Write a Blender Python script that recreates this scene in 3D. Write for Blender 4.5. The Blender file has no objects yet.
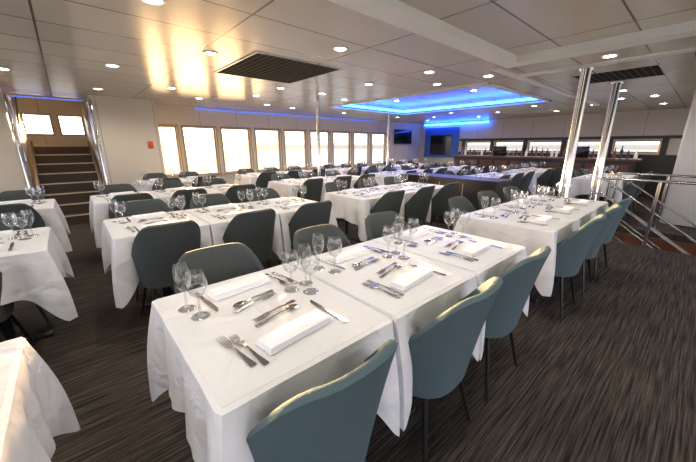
import bpy, math, random
from mathutils import Vector, Matrix
random.seed(4)
S = bpy.context.scene
H = 2.3
CAMH = 1.38

# ------------------------------------------------------------------ materials
def newmat(name):
    m = bpy.data.materials.new(name); m.use_nodes = True
    nt = m.node_tree
    return m, nt, nt.nodes["Principled BSDF"]
def simple(name, col, rough=0.5, metal=0.0, noise=None, bump=0.0, nscale=20, spec=0.5, sheen=0):
    m, nt, b = newmat(name)
    b.inputs['Base Color'].default_value = (*col, 1)
    b.inputs['Roughness'].default_value = rough
    b.inputs['Metallic'].default_value = metal
    b.inputs['Specular IOR Level'].default_value = spec
    if sheen:
        b.inputs['Sheen Weight'].default_value = sheen
    tc = nt.nodes.new('ShaderNodeTexCoord')
    n = nt.nodes.new('ShaderNodeTexNoise'); n.inputs['Scale'].default_value = nscale
    n.inputs['Detail'].default_value = 4
    nt.links.new(tc.outputs['Object'], n.inputs['Vector'])
    if noise:
        mix = nt.nodes.new('ShaderNodeMix'); mix.data_type = 'RGBA'
        mix.inputs[6].default_value = (*col, 1); mix.inputs[7].default_value = (*noise, 1)
        nt.links.new(n.outputs['Fac'], mix.inputs[0]); nt.links.new(mix.outputs[2], b.inputs['Base Color'])
    if bump:
        bp = nt.nodes.new('ShaderNodeBump'); bp.inputs['Strength'].default_value = bump
        bp.inputs['Distance'].default_value = 0.01
        nt.links.new(n.outputs['Fac'], bp.inputs['Height']); nt.links.new(bp.outputs['Normal'], b.inputs['Normal'])
    return m
def emis(name, col, st):
    m, nt, b = newmat(name)
    b.inputs['Base Color'].default_value = (*col, 1)
    b.inputs['Emission Color'].default_value = (*col, 1)
    b.inputs['Emission Strength'].default_value = st
    return m
def glassy(name, tint, lo, hi, pw):
    m, nt, b = newmat(name)
    nt.nodes.remove(b)
    out = nt.nodes['Material Output']
    t = nt.nodes.new('ShaderNodeBsdfTransparent'); t.inputs[0].default_value = (*tint, 1)
    g = nt.nodes.new('ShaderNodeBsdfGlossy'); g.inputs['Roughness'].default_value = 0.05
    lw = nt.nodes.new('ShaderNodeLayerWeight'); lw.inputs[0].default_value = .5
    p = nt.nodes.new('ShaderNodeMath'); p.operation = 'POWER'; p.inputs[1].default_value = pw
    r = nt.nodes.new('ShaderNodeMapRange'); r.inputs[3].default_value = lo; r.inputs[4].default_value = hi
    nt.links.new(lw.outputs['Facing'], p.inputs[0]); nt.links.new(p.outputs[0], r.inputs[0])
    mx = nt.nodes.new('ShaderNodeMixShader')
    nt.links.new(r.outputs[0], mx.inputs[0]); nt.links.new(t.outputs[0], mx.inputs[1]); nt.links.new(g.outputs[0], mx.inputs[2])
    nt.links.new(mx.outputs[0], out.inputs[0])
    return m

M = {}
# carpet
m, nt, b = newmat('carpet_streaked')
tc = nt.nodes.new('ShaderNodeTexCoord'); mp = nt.nodes.new('ShaderNodeMapping')
mp.inputs['Scale'].default_value = (2.4, 95, 1)
n = nt.nodes.new('ShaderNodeTexNoise'); n.inputs['Scale'].default_value = 1.0; n.inputs['Detail'].default_value = 5; n.inputs['Roughness'].default_value = .7
r = nt.nodes.new('ShaderNodeValToRGB')
r.color_ramp.elements[0].position = .40; r.color_ramp.elements[0].color = (.014, .0115, .010, 1)
r.color_ramp.elements[1].position = .68; r.color_ramp.elements[1].color = (.115, .093, .074, 1)
nt.links.new(tc.outputs['Object'], mp.inputs[0]); nt.links.new(mp.outputs[0], n.inputs['Vector'])
nt.links.new(n.outputs['Fac'], r.inputs[0]); nt.links.new(r.outputs[0], b.inputs['Base Color'])
b.inputs['Roughness'].default_value = .9; b.inputs['Specular IOR Level'].default_value = .15
bp = nt.nodes.new('ShaderNodeBump'); bp.inputs['Strength'].default_value = .3; bp.inputs['Distance'].default_value = .01
nt.links.new(n.outputs['Fac'], bp.inputs['Height']); nt.links.new(bp.outputs[0], b.inputs['Normal'])
M['carpet'] = m
def panel(name, c1, c2, mortar, w, h, rough, msize=.006, vertical=False, spec=.5):
    m, nt, b = newmat(name)
    b.inputs['Specular IOR Level'].default_value = spec
    tc = nt.nodes.new('ShaderNodeTexCoord'); br = nt.nodes.new('ShaderNodeTexBrick')
    br.offset = 0; br.inputs['Scale'].default_value = 1; br.inputs['Brick Width'].default_value = w
    br.inputs['Row Height'].default_value = h; br.inputs['Mortar Size'].default_value = msize
    br.inputs['Color1'].default_value = (*c1, 1); br.inputs['Color2'].default_value = (*c2, 1); br.inputs['Mortar'].default_value = (*mortar, 1)
    if vertical:
        sep = nt.nodes.new('ShaderNodeSeparateXYZ'); cb = nt.nodes.new('ShaderNodeCombineXYZ'); ad = nt.nodes.new('ShaderNodeMath')
        nt.links.new(tc.outputs['Object'], sep.inputs[0]); nt.links.new(sep.outputs[0], ad.inputs[0]); nt.links.new(sep.outputs[1], ad.inputs[1])
        nt.links.new(ad.outputs[0], cb.inputs[0]); nt.links.new(sep.outputs[2], cb.inputs[1]); nt.links.new(cb.outputs[0], br.inputs['Vector'])
    else:
        nt.links.new(tc.outputs['Object'], br.inputs['Vector'])
    nt.links.new(br.outputs['Color'], b.inputs['Base Color']); b.inputs['Roughness'].default_value = rough
    return m
M['ceil'] = panel('ceiling_panels', (.60, .545, .465), (.54, .49, .42), (.12, .10, .08), 1.2, .6, .24, .008)
M['wall'] = panel('wall_panels', (.68, .615, .52), (.64, .58, .49), (.25, .22, .19), .95, 3.0, .4, .005, True)
M['trim'] = simple('white_trim', (.84, .83, .80), .35, noise=(.80, .79, .76))
# tablecloth
m, nt, b = newmat('white_tablecloth')
b.inputs['Base Color'].default_value = (.78, .79, .83, 1); b.inputs['Roughness'].default_value = .42
tc = nt.nodes.new('ShaderNodeTexCoord'); n = nt.nodes.new('ShaderNodeTexNoise'); n.inputs['Scale'].default_value = 6; n.inputs['Detail'].default_value = 3
n.inputs['Distortion'].default_value = 1.0
bp = nt.nodes.new('ShaderNodeBump'); bp.inputs['Strength'].default_value = .75; bp.inputs['Distance'].default_value = .03
nt.links.new(tc.outputs['Object'], n.inputs['Vector']); nt.links.new(n.outputs['Fac'], bp.inputs['Height']); nt.links.new(bp.outputs[0], b.inputs['Normal'])
tr = nt.nodes.new('ShaderNodeBsdfTranslucent'); tr.inputs[0].default_value = (.85, .82, .78, 1)
mx = nt.nodes.new('ShaderNodeMixShader'); mx.inputs[0].default_value = .12
out = nt.nodes['Material Output']
nt.links.new(b.outputs[0], mx.inputs[1]); nt.links.new(tr.outputs[0], mx.inputs[2]); nt.links.new(mx.outputs[0], out.inputs[0])
M['cloth'] = m
M['napkin'] = simple('napkin_linen', (.86, .86, .90), .7, noise=(.80, .80, .84), bump=.3, nscale=60)
M['cool_lit'] = simple('chair_fabric_cool_lit', (.060, .098, .112), .8, noise=(.092, .135, .150), bump=.35, nscale=180, spec=.25)  # one chair fabric throughout; cool window light is put into this colour
M['warm_lit'] = simple('chair_fabric_warm_lit', (.046, .056, .058), .8, noise=(.075, .086, .087), bump=.35, nscale=180, spec=.25)  # the same chair fabric, with warmer light put into its colour
M['black'] = simple('black_metal', (.012, .012, .013), .35)
M['steel'] = simple('cutlery_steel', (.46, .45, .45), .18, 1.0)
M['chrome'] = simple('polished_stainless', (.7, .7, .7), .14, 1.0)
M['glass'] = glassy('clear_stemware', (.92, .935, .94), .08, .95, 1.6)
M['pane'] = glassy('window_glass', (.98, .98, 1), .02, .4, 4)
M['frame'] = simple('window_frame', (.38, .31, .23), .4)
M['grille'] = panel('vent_grille', (.012, .011, .010), (.02, .018, .016), (.12, .11, .095), .075, .075, .9, .008, spec=.05)
M['blue'] = emis('blue_led', (.02, .14, 1.0), 26)
M['blue2'] = emis('blue_led_dim', (.06, .2, 1.0), 1.2)
M['lamp'] = emis('downlight_lens', (1, .92, .8), 60)
M['dark'] = simple('dark_laminate', (.018, .016, .015), .35, noise=(.03, .026, .024))
M['wood'] = simple('brown_wood', (.16, .06, .03), .35, noise=(.09, .035, .02), nscale=8)
M['tread'] = simple('stair_tread', (.038, .023, .016), .6, noise=(.06, .036, .025))
M['nosing'] = simple('stair_nosing', (.55, .46, .34), .4)
M['orange'] = simple('sign_orange', (.75, .12, .03), .5)
M['screen'] = simple('tv_screen', (.01, .011, .013), .1)
M['bluelit'] = simple('blue_lit_wall', (.05, .16, .55), .5)  # blue light on the end wall, put into the surface colour

# ------------------------------------------------------------------ mesh builder
class MB:
    def __init__(s): s.v = []; s.f = []; s.m = []; s.mats = []; s.sm = []; s.T = Matrix()
    def mi(s, mat):
        if mat not in s.mats: s.mats.append(mat)
        return s.mats.index(mat)
    def add(s, vs, fs, mat, smooth=False):
        o = len(s.v); s.v += [s.T @ Vector(p) for p in vs]; k = s.mi(mat)
        for f in fs: s.f.append([o+i for i in f]); s.m.append(k); s.sm.append(smooth)
    def box(s, x0, y0, z0, x1, y1, z1, mat):
        vs = [(x0,y0,z0),(x1,y0,z0),(x1,y1,z0),(x0,y1,z0),(x0,y0,z1),(x1,y0,z1),(x1,y1,z1),(x0,y1,z1)]
        s.add(vs, [(0,3,2,1),(4,5,6,7),(0,1,5,4),(1,2,6,5),(2,3,7,6),(3,0,4,7)], mat)
    def rbox(s, x0, y0, z0, x1, y1, z1, r, mat, n=4, puff=0):
        rings = []
        for (off, z) in [(r*.6, z0), (0, z0+r*.6), (0, z1-r), (r*.3, z1-r*.3), (r, z1)]:
            ring = []
            R = max(r*1.5-off*.5, .001)
            for (cx, cy, a0) in [(x1-off-R, y1-off-R, 0), (x0+off+R, y1-off-R, 90), (x0+off+R, y0+off+R, 180), (x1-off-R, y0+off+R, 270)]:
                for k in range(n+1):
                    a = math.radians(a0+90*k/n); ring.append((cx+R*math.cos(a), cy+R*math.sin(a), z))
            rings.append(ring)
        s.loft(rings, mat, True, True)
    def loft(s, rings, mat, capa=False, capb=False, closed=True):
        n = len(rings[0]); vs = [p for r in rings for p in r]; fs = []
        for j in range(len(rings)-1):
            for i in range(n if closed else n-1):
                a = j*n+i; b2 = j*n+(i+1) % n
                fs.append((a, b2, b2+n, a+n))
        if capa: fs.append(tuple(range(n))[::-1])
        if capb: fs.append(tuple((len(rings)-1)*n+i for i in range(n)))
        s.add(vs, fs, mat, True)
    def lathe(s, prof, mat, n=20, cx=0, cy=0):
        s.loft([[(cx+r*math.cos(2*math.pi*i/n), cy+r*math.sin(2*math.pi*i/n), z) for i in range(n)] for r, z in prof], mat)
    def tube(s, pts, r, mat, n=10, r2=None):
        pts = [Vector(p) for p in pts]; rings = []
        for i, p in enumerate(pts):
            if i == 0: d = pts[1]-p
            elif i == len(pts)-1: d = p-pts[i-1]
            else: d = (pts[i+1]-p).normalized()+(p-pts[i-1]).normalized()
            d.normalize()
            up = Vector((0,0,1)) if abs(d.z) < .9 else Vector((1,0,0))
            a = d.cross(up).normalized(); b2 = d.cross(a).normalized()
            rr = r if r2 is None else r+(r2-r)*i/(len(pts)-1)
            rings.append([tuple(p+a*rr*math.cos(2*math.pi*k/n)+b2*rr*math.sin(2*math.pi*k/n)) for k in range(n)])
        s.loft(rings, mat, True, True)
    def strip(s, secs, th, mat):
        rings = [[(x0,y,z),(x1,y,z),(x1,y,z+th),(x0,y,z+th)] for y, x0, x1, z in secs]
        s.loft(rings, mat, True, True)
    def mesh(s, name):
        me = bpy.data.meshes.new(name); me.from_pydata([tuple(v) for v in s.v], [], s.f)
        for mt in s.mats: me.materials.append(mt)
        me.polygons.foreach_set('material_index', s.m); me.polygons.foreach_set('use_smooth', s.sm); me.update()
        import bmesh
        bm = bmesh.new(); bm.from_mesh(me); bmesh.ops.recalc_face_normals(bm, faces=bm.faces); 
        for e in bm.edges:
            if len(e.link_faces) == 2 and e.calc_face_angle(0) > math.radians(55): e.smooth = False
        bm.to_mesh(me); bm.free()
        return me
    def obj(s, name, **k): return put(s.mesh(name), name, **k)
def put(me, name, loc=(0,0,0), rot=0, scale=(1,1,1)):
    o = bpy.data.objects.new(name, me); S.collection.objects.link(o)
    o.location = loc; o.rotation_euler = (0, 0, rot); o.scale = scale
    return o

# ------------------------------------------------------------------ room shell
X0, X1, Y0, Y1 = -2.6, 12.0, -2.6, 8.7
hx0, hx1, hy0, hy1 = 5.9, 7.1, -2.0, .95
b = MB()
b.box(X0, Y0, -.1, hx0, Y1+2.2, 0, M['carpet']); b.box(hx1, Y0, -.1, X1, Y1, 0, M['carpet'])
b.box(hx0, hy1, -.1, hx1, Y1, 0, M['carpet']); b.box(hx0, Y0, -.1, hx1, hy0, 0, M['carpet'])
b.obj('floor')
b = MB()
xs = [X0, 4.0, 5.05, 7.8, X1]; ys = [Y0, 1.7, 2.5, 6.3, Y1]
for i in range(4):
    for j in range(4):
        z = H
        if i == 0 and j == 0: z = H+.04
        if i == 2 and j == 2: z = H+.16
        b.box(xs[i], ys[j], z, xs[i+1], ys[j+1], H+.35, M['ceil'])
b.box(X0, Y1, 3.3, 1.62, Y1+2.2, 3.4, M['ceil'])
b.obj('ceiling')
def trimbox(name, *a): 
    t = MB(); t.box(*a, M['trim']); return t.obj(name)
trimbox('trim_1', X0, 1.62, H-.03, 4.14, 1.80, H+.04)
trimbox('trim_2', 3.93, Y0, H-.03, 4.14, 1.62, H+.04)
trimbox('trim_3', 4.75, Y0, H-.02, 4.87, 1.9, H)
trimbox('trim_4', 4.14, 1.9, H-.02, 9.5, 2.0, H)
b = MB()
for (x0,y0,x1,y1) in [(5.0,2.42,7.88,2.5),(5.0,6.3,7.88,6.38),(4.97,2.42,5.05,6.38),(7.8,2.42,7.88,6.38)]:
    b.box(x0,y0,H-.025,x1,y1,H+.02,M['trim'])
b.obj('trim_5')
b = MB()
b.box(5.06,2.51,H+.09,7.79,2.53,H+.12,M['blue']); b.box(5.06,6.26,H+.03,7.79,6.28,H+.08,M['blue'])
b.box(5.06,2.53,H+.09,5.08,6.26,H+.12,M['blue']); b.box(7.76,2.53,H+.03,7.78,6.26,H+.08,M['blue'])
b.obj('cove_light')
b = MB(); b.box(2.6, 8.6, H-.05, 9.0, 8.63, H-.03, M['blue2']); b.obj('led_strip_light')
b = MB(); b.box(-2.4, 8.55, H-.06, .45, 8.58, H-.045, M['blue2']); b.obj('led_strip_light')
b = MB(); b.box(11.85, 5.6, H-.1, 11.88, 8.4, H-.05, M['blue']); b.obj('led_strip_light')

def wall(name, axis, c0, c1, a0, a1, z0, z1, opens, mat):
    w = MB()
    def bx(a, b2, zl, zh):
        if b2-a < 1e-4 or zh-zl < 1e-4: return
        if axis == 'x': w.box(a, c0, zl, b2, c1, zh, mat)
        else: w.box(c0, a, zl, c1, b2, zh, mat)
    cur = a0
    for (p, q, zl, zh) in sorted(opens):
        bx(cur, p, z0, z1); bx(p, q, z0, zl); bx(p, q, zh, z1); cur = q
    bx(cur, a1, z0, z1)
    return w.obj(name)
wc = [0]
def window(axis, c, p, q, zl, zh, mull=False, inner=False):
    wc[0] += 1
    w = MB(); t = .035
    def bx(a, b2, l, h, d, mat):
        if axis == 'x': w.box(a, c-d, l, b2, c+d, h, mat)
        else: w.box(c-d, a, l, c+d, b2, h, mat)
    bx(p, p+t, zl, zh, .03, M['frame']); bx(q-t, q, zl, zh, .03, M['frame'])
    bx(p+t, q-t, zl, zl+t, .03, M['frame']); bx(p+t, q-t, zh-t, zh, .03, M['frame'])
    if mull:
        bx(p+t, q-t, zh-.27, zh-.255, .02, M['frame'])
    bx(p+t, q-t, zl+t, zh-t, .003, M['pane'])
    if inner:
        f = c-.08
        for (a, b2, l, h) in [(p-.03, p, zl-.03, zh+.03), (q, q+.03, zl-.03, zh+.03), (p, q, zh, zh+.03)]:
            w.box(a, f-.015, l, b2, f, h, M['frame'])
        w.box(p-.04, f-.05, zl-.03, q+.04, f, zl, M['frame'])
    w.obj('window_%d' % wc[0])
ops = []
for s in [2.26, 3.21, 4.17, 5.12, 6.08, 7.03, 8.0, 8.95]:
    ops.append((s, s+.80, .66, 1.84))
ops.append((1.66, 2.14, .66, 1.84))
wall('wall_north', 'x', Y1, Y1+.15, 1.6, X1+.15, 0, H+.35, ops, M['wall'])
for o in ops: window('x', Y1+.08, *o, mull=True, inner=True)
ops = [(-2.2+i*1.6, -2.2+i*1.6+1.4, .45, 2.15) for i in range(9)]  # windows behind the camera, unseen, added to let in fill light
wall('wall_south', 'x', Y0-.15, Y0, X0-.15, X1+.15, -1.6, H+.35, [o for o in ops if o[1] < X1], M['wall'])
for o in ops:
    if o[1] < X1: window('x', Y0-.08, *o)
ops = [(-2.2+i*1.5, -2.2+i*1.5+1.3, .6, 2.0) for i in range(6)]  # west openings also added for sky fill, out of view
wall('wall_west', 'y', X0-.15, X0, Y0, Y1+2.2, 0, 3.4, ops, M['wall'])
for o in ops: window('y', X0-.08, *o)
ops = [(.9+i*1.15, .9+i*1.15+1.0, 1.18, 1.52) for i in range(5)]
wall('wall_east', 'y', X1, X1+.15, Y0, Y1, 0, H+.35, ops, M['wall'])
for o in ops: window('y', X1+.08, *o)
b = MB()
b.box(11.96, .3, 0, 12.0, 6.75, 1.14, M['dark']); b.box(11.96, .3, 1.56, 12.0, 6.75, 1.64, M['dark'])
for i in range(6): b.box(11.96, .76+i*1.15, 1.14, 12.0, .89+i*1.15, 1.56, M['dark'])
b.obj('trim_6')
ops = [(-2.2, -.9, 1.75, 2.15), (-.62, -.1, 1.62, 2.12), (0, .5, 1.62, 2.12), (.6, 1.1, 1.62, 2.12)]
wall('wall_stairwell', 'x', Y1+2.05, Y1+2.2, X0, 1.75, 0, 3.4, ops, M['wall'])
for o in ops: window('x', Y1+2.12, *o)
b = MB(); b.box(.51, 7.95, 0, 1.6, Y1+2.05, H, M['wall']); b.box(.51, 8.7, H, 1.75, Y1+2.05, 3.3, M['wall'])
b.obj('wall_stair_side')
b = MB(); b.box(X0, 8.0, 0, -.62, 8.12, H, M['wall']); b.obj('wall_stair_left')
b = MB(); b.box(X0, Y1-.02, H+.35, 1.62, Y1, 3.3, M['wall']); b.obj('wall_bulkhead')
b = MB(); b.rbox(8.0, -.3, 0, 8.45, .36, H, .03, M['trim']); b.obj('structural_column')
b = MB(); b.box(1.6, Y1-.02, 0, X1, Y1, .1, M['dark']); b.obj('baseboard_north')

def vent(x0, y0, x1, y1):
    v = MB(); v.box(x0, y0, H-.006, x1, y1, H, M['grille'])
    for a in [(x0-.02,y0-.02,x1+.02,y0),(x0-.02,y1,x1+.02,y1+.02),(x0-.02,y0,x0,y1),(x1,y0,x1+.02,y1)]:
        v.box(a[0],a[1],H-.008,a[2],a[3],H,M['ceil'])
    v.obj('ceiling_vent')
vent(1.65, 3.25, 2.75, 4.45); vent(5.4, .6, 6.2, 1.45); vent(4.95, -.7, 7.0, .3)
def downlight(x, y, z, p=10.5):
    v = MB()
    v.lathe([(.075, 0), (.075, -.008), (.057, -.010), (.054, -.002)], M['trim'], 18)
    v.lathe([(.054, -.003), (.02, -.004), (.0005, -.004)], M['lamp'], 18)
    v.obj('downlight', loc=(x, y, z))
    l = bpy.data.lights.new('downlight_lamp', 'SPOT'); l.energy = p*3; l.color = (1, .88, .73); l.spot_size = 2.7; l.spot_blend = .8
    l.shadow_soft_size = .05
    o = bpy.data.objects.new('downlight_lamp', l); S.collection.objects.link(o); o.location = (x, y, z-.03)
for x in [-1.4, .9, 2.9]:
    downlight(x, .3, H+.04)
for x in [-1.4, .6, 2.2, 3.7]:
    for y in [2.6, 4.9, 7.0]:
        downlight(x+(.25 if y == 4.9 and 1 < x < 3 else 0)+ (.4 if y==4.9 and x==2.2 else 0), y, H)
for x in [4.5, 8.6, 10.3]:
    for y in [.9, 3.0, 5.2, 7.2]:
        downlight(x, y, H)
for (x, y) in [(6.4, 3.4), (6.4, 5.4)]:
    downlight(x, y, H+.16)
downlight(7.4, 1.2, H); downlight(1.9, 1.2, H+.04); downlight(-.3, 1.2, H+.04); downlight(6.3, 7.3, H)
for (x, y) in [(3.7, 3.7), (1.3, 3.6), (-.4, 3.8), (-.4, 6.0), (1.5, 6.1), (2.9, 5.9), (9.4, 2.0), (9.4, 4.2), (9.4, 6.3), (4.5, 2.2), (8.6, 1.4)]:
    downlight(x, y, H, 4)

def pole(x, y, r):
    p = MB(); h = H-.004
    p.lathe([(r*1.5, .002), (r*1.5, .02), (r, .04), (r, h-.04), (r*1.4, h-.02), (r*1.4, h)], M['chrome'], 24)
    p.obj('steel_pole', loc=(x, y, 0))
pole(4.97, 1.2, .055); pole(6.38, 1.12, .055); pole(4.2, 5.72, .035); pole(7.5, 6.6, .035)

# ------------------------------------------------------------------ staircase (up)
b = MB()
sy = 7.35; rise = .172; tr = .25
for i in range(8):
    y = sy+i*tr
    b.box(-.46, y, 0 if i == 0 else (i)*rise-.02, .42, y+tr+.001, (i+1)*rise, M['tread'])
    b.box(-.46, y-.012, (i+1)*rise-.016, .42, y+.02, (i+1)*rise+.004, M['nosing'])
b.box(-.46, sy+8*tr, 8*rise-.1, .42, Y1+2.0, 8*rise, M['tread'])
for x in (-.5, .42):
    top = sy+8*tr
    b.loft([[(x, sy-.05, 0), (x+.035, sy-.05, 0), (x+.035, sy-.05, .26), (x, sy-.05, .26)],
            [(x, top, 8*rise-.25), (x+.035, top, 8*rise-.25), (x+.035, top, 8*rise+.1), (x, top, 8*rise+.1)]], M['nosing'], True, True)
b.obj('staircase')
b = MB()
for x in (-.54, .481):
    b.tube([(x, sy-.08, 0.01), (x, sy-.08, 2.0), (x, sy-.02, 2.12), (x, sy+.1, 2.15), (x, sy+.6, 2.15)], .022, M['chrome'])
    b.tube([(x, sy+.6, 0.5 if x<0 else .6), (x, sy+.6, 2.15)], .02, M['chrome'])
    for dz in (.95, .65, .4):
        b.tube([(x, sy-.08, dz), (x, sy+.0, dz+.05), (x, sy+1.9, dz+1.35)], .018, M['chrome'])
b.obj('stair_handrail')
b = MB(); b.box(-1.3, 7.985, 1.35, -.85, 8.0, 1.7, M['orange']); b.box(-1.25, 7.98, 1.5, -.9, 7.985, 1.55, M['trim'])
b.obj('wall_sign')
b = MB(); b.rbox(1.35, 7.935, 1.32, 1.45, 7.95, 1.47, .004, M['orange']); b.obj('wall_notice')

# ------------------------------------------------------------------ stairwell down + railing
b = MB()
for i in range(8):
    y = hy1-(i+1)*.26
    b.box(hx0+.02, y, -(i+1)*.18-.05, hx1-.02, y+.26, -(i+1)*.18, M['tread'])
    b.box(hx0+.02, y+.245, -(i+1)*.18-.03, hx1-.02, y+.262, -(i+1)*.18+.003, M['nosing'])
b.box(hx0, hy0, -1.6, hx0+.02, hy1, -.1, M['wood']); b.box(hx1-.02, hy0, -1.6, hx1, hy1, -.1, M['wood'])
b.box(hx0, hy0-.1, -1.6, hx1, hy0, -.1, M['wood'])
b.obj('staircase')
b = MB()
for x in (hx0-.04, hx1+.04):
    for y in (hy1+.02, .35, -.35, -1.05):
        b.tube([(x, y, 0), (x, y, .92)], .018, M['chrome'])
    b.tube([(x, hy1+.02, .92), (x, -2.1, .92)], .02, M['chrome'])
for x in (hx0+.05, hx1-.05):
    for dz in (.9, .68, .46, .24):
        b.tube([(x, hy1+.1, dz), (x, hy1, dz), (x, hy1-1.9, dz-1.3)], .014, M['chrome'])
    b.tube([(x, hy1+.1, 0), (x, hy1+.1, .95)], .02, M['chrome'])
b.obj('stair_railing')

b = MB(); b.box(4.95, 2.1, 0, 5.45, 3.95, .80, M['dark']); b.box(4.92, 2.07, .80, 5.48, 3.98, .84, M['dark'])
for y in (2.65, 3.1, 3.55): b.box(4.943, y, .06, 4.95, y+.012, .76, M['frame'])
b.obj('service_counter')

b = MB()
b.box(10.7, 1.2, 0, 11.1, 6.2, 1.0, M['dark']); b.box(10.62, 1.1, 1.0, 11.2, 6.3, 1.05, M['wood'])
for i in range(10): b.box(10.69, 1.3+i*.5, .1, 10.7, 1.7+i*.5, .9, M['wood'])
b.obj('bar_counter')
b = MB()
for i in range(34):
    y = 1.25+i*.145+random.uniform(-.03, .03); h = random.uniform(.2, .34)
    mt = random.choice([M['dark'], M['glass'], M['wood'], M['trim']])
    b.lathe([(.001, 1.052), (.038, 1.052), (.038, 1.05+h*.6), (.013, 1.05+h*.75), (.013, 1.05+h), (.001, 1.05+h)], mt, 8, 10.98, y)
b.obj('bar_bottles')
for y in (2.2, 4.4):
    b = MB(); b.rbox(10.78, y, 1.052, 10.82, y+.42, 1.36, .008, M['screen']); b.box(10.74, y+.12, 1.051, 10.86, y+.3, 1.06, M['dark'])
    b.obj('monitor')
b = MB(); b.rbox(10.2, 8.62, 1.45, 11.3, 8.69, 2.02, .01, M['screen']); b.obj('wall_television')
b = MB()
b.box(11.95, 6.8, .9, 11.99, 8.4, 2.1, M['bluelit']); b.box(11.94, 7.1, 1.0, 11.95, 8.1, 1.8, M['screen'])
b.obj('blue_lit_panel')  # blue-lit section of the end wall, its light painted on

# ------------------------------------------------------------------ furniture meshes
def chair_mesh(fab, name):
    b = MB(); NT = 28
    TH = math.radians(118)
    def sm(a, e0, e1):
        t = min(max((a-e0)/(e1-e0), 0), 1); return t*t*(3-2*t)
    def pt(th, v, off, dz=0):
        a = abs(math.degrees(th))
        f = 1-.86*sm(a, 22, 112)
        zt = .47+.375*f
        z = .36+(zt-.36)*v
        k = (z-.36)/.485
        wx = .205+.062*k-off; wy = .20+.07*k-off
        c, s = -math.cos(th), math.sin(th); e = 2/2.7
        x = wx*math.copysign(abs(s)**e, s); y = wy*math.copysign(abs(c)**e, c)
        if k > 0 and c < 0: y -= .03*k*k*abs(c)
        return (x, y, z+dz)
    rings = []
    for i in range(NT+1):
        th = -TH+2*TH*i/NT
        ring = [pt(th, v/9, 0) for v in range(10)]
        ring += [pt(th, 1, .010, .010), pt(th, 1, .024, .010)]
        ring += [pt(th, 1-v/9, .034) for v in range(10)]
        rings.append(ring)
    b.loft(rings, fab, True, True)
    def se(rx, ry, z, n=28):
        o = []
        for i in range(n):
            a = 2*math.pi*i/n; c, s = math.cos(a), math.sin(a); e = 2/3.0
            o.append((rx*math.copysign(abs(c)**e, c), ry*math.copysign(abs(s)**e, s)+.015, z))
        return o
    b.loft([se(.12,.12,.345), se(.19,.19,.35), se(.205,.212,.375), se(.21,.217,.43), se(.195,.20,.452), se(.14,.14,.462), se(.02,.02,.464)], fab, True, True)
    for sx in (-1, 1):
        for syy in (-1, 1):
            b.tube([(sx*.14, syy*.13+.01, .36), (sx*.215, syy*.20+.01, 0)], .014, M['black'], 8, .008)
    return b.mesh(name)
CH_T = chair_mesh(M['cool_lit'], 'dining_chair_cool_lit'); CH_G = chair_mesh(M['warm_lit'], 'dining_chair_warm_lit')  # one chair twice, differing only in the light painted into the fabric
TW, TD = .64, .76
def table_mesh(adjL, adjR, seed):
    b = MB(); rnd = random.Random(seed); a, d2 = TW/2, TD/2
    pts = []
    def side(p, q, nrm, tag, n):
        L = (Vector(q)-Vector(p)).length
        for i in range(n):
            t = i/n; P = Vector(p).lerp(Vector(q), t); dd = min(t, 1-t)*L
            pts.append((P, Vector(nrm), dd, tag, t*L))
    side((-a,-d2), (a,-d2), (0,-1), 'S', 44); side((a,-d2), (a,d2), (1,0), 'R', 50)
    side((a,d2), (-a,d2), (0,1), 'N', 44); side((-a,d2), (-a,-d2), (-1,0), 'L', 50)
    ph = [rnd.uniform(0, 6) for _ in range(8)]
    rings = []
    levels = [0, .02, .06, .15, .3, .45, .6, .75, .88, 1.0]
    for lv in levels:
        ring = []
        for (P, N, dd, tag, s) in pts:
            w = math.exp(-(dd/.10)**2)
            adj = (tag == 'L' and adjL) or (tag == 'R' and adjR)
            cornerx = 1 if P.x > 0 else -1; cornery = 1 if P.y > 0 else -1
            xadj = (cornerx < 0 and adjL) or (cornerx > 0 and adjR)
            diag = Vector((0 if xadj else cornerx*.75, cornery*.75))
            drop = .31+.18*w + .014*math.sin(s*9+ph[0])
            if tag in 'SN': drop = .275+.215*w+.008*math.sin(s*9+ph[0])
            off = .010+.02*lv + lv*(.017*math.sin(s*26+ph[1])+.008*math.sin(s*51+ph[2]+lv*1.2))*(1-w)
            dip = .04*lv*math.exp(-((dd-.125)/.04)**2)
            off -= dip
            if adj: off = min(off, .004)*.3
            D = N*off + diag*(w*(.062*lv+.022*math.sin(lv*3.1)))
            if adj: D.x = cornerx*.001
            z = .75-drop*lv
            if lv == .02: z = .75-.004; 
            if lv == 0: D = Vector((0, 0)); P2 = P*.985
            else: P2 = P
            ring.append((P2.x+D.x, P2.y+D.y, z + (.002 if lv == 0 else 0)))
        rings.append(ring)
    b.loft(rings, M['cloth'])
    r0 = rings[0]; tops = [[(x*k, y*k, z+.0005) for x, y, z in r0] for k in (1, .7, .4, .1)]
    b.loft(tops, M['cloth'], False, True)
    b.box(-a+.03, -d2+.03, .715, a-.03, d2-.03, .745, M['wood'])
    b.tube([(0,0,.02), (0,0,.715)], .035, M['black'], 12)
    b.rbox(-.22, -.03, 0, .22, .03, .025, .006, M['black']); b.rbox(-.03, -.28, 0, .03, .28, .026, .006, M['black'])
    return b.mesh('dining_table')
TM = {(l, r_): table_mesh(l, r_, 3+2*l+r_) for l in (0, 1) for r_ in (0, 1)}

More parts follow.
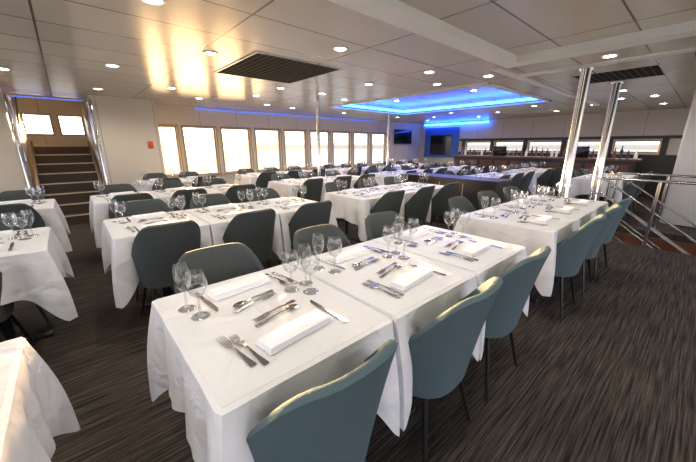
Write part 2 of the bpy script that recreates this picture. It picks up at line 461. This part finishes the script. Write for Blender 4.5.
def p_wine(b): b.lathe([(.0005,.001),(.034,.001),(.034,.003),(.012,.006),(.0045,.012),(.0038,.075),(.008,.084),(.027,.10),(.037,.122),(.0385,.14),(.035,.163),(.031,.182)], M['glass'], 20)
def p_flute(b): b.lathe([(.0005,.001),(.032,.001),(.032,.003),(.010,.006),(.0042,.012),(.0038,.068),(.008,.078),(.023,.098),(.031,.125),(.032,.145),(.029,.17),(.026,.19)], M['glass'], 20)
def p_fork(b):
    b.strip([(-.10,-.008,.008,.001),(-.095,-.0105,.0105,.001),(-.05,-.006,.006,.004),(.0,-.0035,.0035,.008),(.03,-.004,.004,.008),(.042,-.011,.011,.006),(.058,-.0125,.0125,.004)], .0022, M['steel'])
    for k in range(4):
        x = -.0107+k*.0071
        b.strip([(.058, x-.0018, x+.0018, .004), (.08, x-.0016, x+.0016, .003), (.105, x-.0008, x+.0008, .006)], .002, M['steel'])
def p_knife(b):
    b.strip([(-.11,-.006,.006,.001),(-.10,-.0095,.0095,.001),(-.03,-.0065,.0065,.001),(-.01,-.006,.007,.001),(.0,-.008,.009,.0015),(.07,-.009,.009,.0015),(.10,-.006,.009,.0015),(.118,.004,.008,.0015)], .003, M['steel'])
def p_spoon(b):
    b.strip([(-.095,-.007,.007,.001),(-.09,-.0095,.0095,.001),(-.04,-.005,.005,.005),(.02,-.003,.003,.009),(.045,-.004,.004,.006)], .0022, M['steel'])
    rings = []
    for k in (1, .75, .5, .25, .05):
        rings.append([(k*.0195*math.cos(a)*(1), .073+k*.031*math.sin(a), .0075-.0065*(1-k*k)) for a in [2*math.pi*i/18 for i in range(18)]])
    b.loft(rings, M['steel'], False, True)
def p_napkin(b):
    b.rbox(-.135,-.046,0,.135,.043,.009,.004,M['napkin']); b.rbox(-.133,-.045,.009,.133,.038,.017,.004,M['napkin']); b.rbox(-.131,-.045,.017,.129,.034,.025,.004,M['napkin'])
PARTS = {'wine_glass': p_wine, 'champagne_flute': p_flute, 'fork': p_fork, 'table_knife': p_knife, 'spoon': p_spoon, 'folded_napkin': p_napkin}
R = math.radians
LAY = [('folded_napkin', 0, -.215, 4), ('fork', -.165, -.20, 4), ('fork', -.202, -.195, 6), ('table_knife', .165, -.19, 3),
       ('spoon', .0, -.085, -80), ('fork', .02, -.045, 100)]
GL = [('wine_glass', .215, .0), ('champagne_flute', .245, .085), ('wine_glass', .16, .075)]
def place(fn, jit):
    for side in (0, 1):
        for nm, x, y, r_ in LAY:
            j = jit
            x2 = x+random.uniform(-.004, .004)*j; y2 = y+random.uniform(-.008, .008)*j; rr = R(r_+random.uniform(-3, 3)*j)
            if side: x2, y2, rr = -x2, -y2+.02, rr+math.pi
            fn(nm, x2, y2, rr)
        for gi, (nm, x, y) in enumerate(GL):
            if side and gi == 2: continue
            if side: x, y = -x, (.11 if nm == 'wine_glass' else .20)
            fn(nm, x+random.uniform(-.004, .004), y+random.uniform(-.004, .004), 0)
PM = {}
for k, f in PARTS.items():
    b = MB(); f(b); PM[k] = b.mesh(k)
def setting_mesh():
    b = MB()
    def fn(nm, x, y, rr):
        b.T = Matrix.Translation((x, y, 0)) @ Matrix.Rotation(rr, 4, 'Z'); PARTS[nm](b)
    place(fn, 1); return b.mesh('table_setting')
SM = [setting_mesh() for _ in range(3)]
ZT = .7535
def group(x0, yc, n, detail=False, near=True, far=True, cool_lit=False, cdx=0, cdy=0):
    for i in range(n):
        cx = x0+.325+i*.65
        put(TM[(int(i > 0), int(i < n-1))], 'dining_table', (cx, yc, 0))
        if near: put(CH_T if cool_lit else CH_G, 'dining_chair', (cx+cdx+random.uniform(-.02, .02), yc-.345-cdy+random.uniform(-.01, .01), 0), random.uniform(-.07, .07))
        if far: put(CH_G, 'dining_chair', (cx+random.uniform(-.02, .02), yc+.345+random.uniform(-.015, .02), 0), math.pi+random.uniform(-.08, .08))
        if detail:
            place(lambda nm, x, y, rr: put(PM[nm], nm, (cx+x, yc+y, ZT), rr), 1)
        else:
            put(random.choice(SM), 'table_setting', (cx, yc, ZT))
group(.17, 1.05, 3, True, cool_lit=True, cdx=-.055, cdy=-.035)
group(2.66, 1.05, 3, True, cool_lit=True, cdy=-.02)
group(-2.17, 1.05, 3)
for yc in (3.03, 4.85):
    group(-2.15, yc, 3, cdx=-.10 if yc < 4 else 0, cdy=-.06 if yc < 4 else 0); group(.15, yc, 3)
group(2.6, 3.03, 3); group(2.7, 4.85, 3)
group(.9, 6.6, 2); group(2.8, 6.6, 3)
for yc in (4.85, 6.6):
    group(5.3, yc, 3); group(7.8, yc, 3)
group(5.8, 3.03, 3); group(8.3, 3.03, 3)
group(7.6, 1.35, 3)

# ------------------------------------------------------------------ sun, world
az = Vector((.297, .955, 0)).normalized(); el = R(3.8)
sd = Vector((az.x*math.cos(el), az.y*math.cos(el), math.sin(el)))
def sun(name, dirv, en, col, ang):
    l = bpy.data.lights.new(name, 'SUN'); l.energy = en; l.color = col; l.angle = R(ang)
    o = bpy.data.objects.new(name, l); S.collection.objects.link(o); o.rotation_euler = dirv.to_track_quat('Z', 'Y').to_euler(); o.location = (3, 20, 6)
sun('sun', sd, 42, (1, .62, .28), 2)
e2 = R(-6)
sun('sun_reflected_by_water', Vector((az.x*math.cos(e2), az.y*math.cos(e2), math.sin(e2))), 1.6, (1, .58, .22), 20)
w = bpy.data.worlds.new('sky'); S.world = w; w.use_nodes = True; nt = w.node_tree; bg = nt.nodes['Background']
tc = nt.nodes.new('ShaderNodeTexCoord'); sep = nt.nodes.new('ShaderNodeSeparateXYZ'); nt.links.new(tc.outputs['Generated'], sep.inputs[0])
rp = nt.nodes.new('ShaderNodeValToRGB'); mr = nt.nodes.new('ShaderNodeMapRange'); mr.inputs[1].default_value = -.3; mr.inputs[2].default_value = .7
nt.links.new(sep.outputs[2], mr.inputs[0]); nt.links.new(mr.outputs[0], rp.inputs[0])
e = rp.color_ramp.elements; e[0].position = 0; e[0].color = (.22, .27, .30, 1); e[1].position = 1; e[1].color = (.55, .70, 1.0, 1)
for p, c in ((.27, (.34, .34, .33)), (.288, (.34, .33, .31)), (.292, (.20, .19, .16)), (.303, (.24, .22, .19)), (.310, (1.0, .95, .88)), (.5, (.9, .92, 1.0))):
    k = e.new(p); k.color = (*c, 1)
dt = nt.nodes.new('ShaderNodeVectorMath'); dt.operation = 'DOT_PRODUCT'; dt.inputs[1].default_value = sd
nt.links.new(tc.outputs['Generated'], dt.inputs[0])
def glow(p, s, col):
    mx_ = nt.nodes.new('ShaderNodeMath'); mx_.operation = 'MAXIMUM'; mx_.inputs[1].default_value = 0; nt.links.new(dt.outputs['Value'], mx_.inputs[0])
    pw = nt.nodes.new('ShaderNodeMath'); pw.operation = 'POWER'; pw.inputs[1].default_value = p; nt.links.new(mx_.outputs[0], pw.inputs[0])
    vm = nt.nodes.new('ShaderNodeVectorMath'); vm.operation = 'SCALE'; vm.inputs[0].default_value = tuple(c*s for c in col); nt.links.new(pw.outputs[0], vm.inputs['Scale'])
    return vm, pw
g1, _ = glow(500, 22, (1, .74, .38)); _, pf = glow(40, 1, (1, 1, 1))
sc = nt.nodes.new('ShaderNodeVectorMath'); sc.operation = 'SCALE'; sc.inputs['Scale'].default_value = 3.9; nt.links.new(rp.outputs[0], sc.inputs[0])
mixw = nt.nodes.new('ShaderNodeMix'); mixw.data_type = 'RGBA'; mixw.clamp_factor = True
mixw.inputs[7].default_value = (4.6, 2.3, .80, 1)
nt.links.new(pf.outputs[0], mixw.inputs[0]); nt.links.new(sc.outputs[0], mixw.inputs[6])
a2 = nt.nodes.new('ShaderNodeVectorMath'); a2.operation = 'ADD'; nt.links.new(g1.outputs[0], a2.inputs[0]); nt.links.new(mixw.outputs[2], a2.inputs[1])
nt.links.new(a2.outputs[0], bg.inputs[0]); bg.inputs[1].default_value = 1.0

# ------------------------------------------------------------------ camera
cd = bpy.data.cameras.new('camera'); co = bpy.data.objects.new('camera', cd); S.collection.objects.link(co)
cd.sensor_width = 36; cd.lens = 310/696*36; cd.clip_start = .02
p = R(15.4); hd = Vector((.663, .749, 0)).normalized()
d = Vector((hd.x*math.cos(p), hd.y*math.cos(p), -math.sin(p)))
co.location = (0, 0, CAMH); co.rotation_euler = d.to_track_quat('-Z', 'Y').to_euler()
S.camera = co
try:
    S.view_settings.view_transform = 'Standard'
    S.view_settings.look = 'None'
except Exception: pass
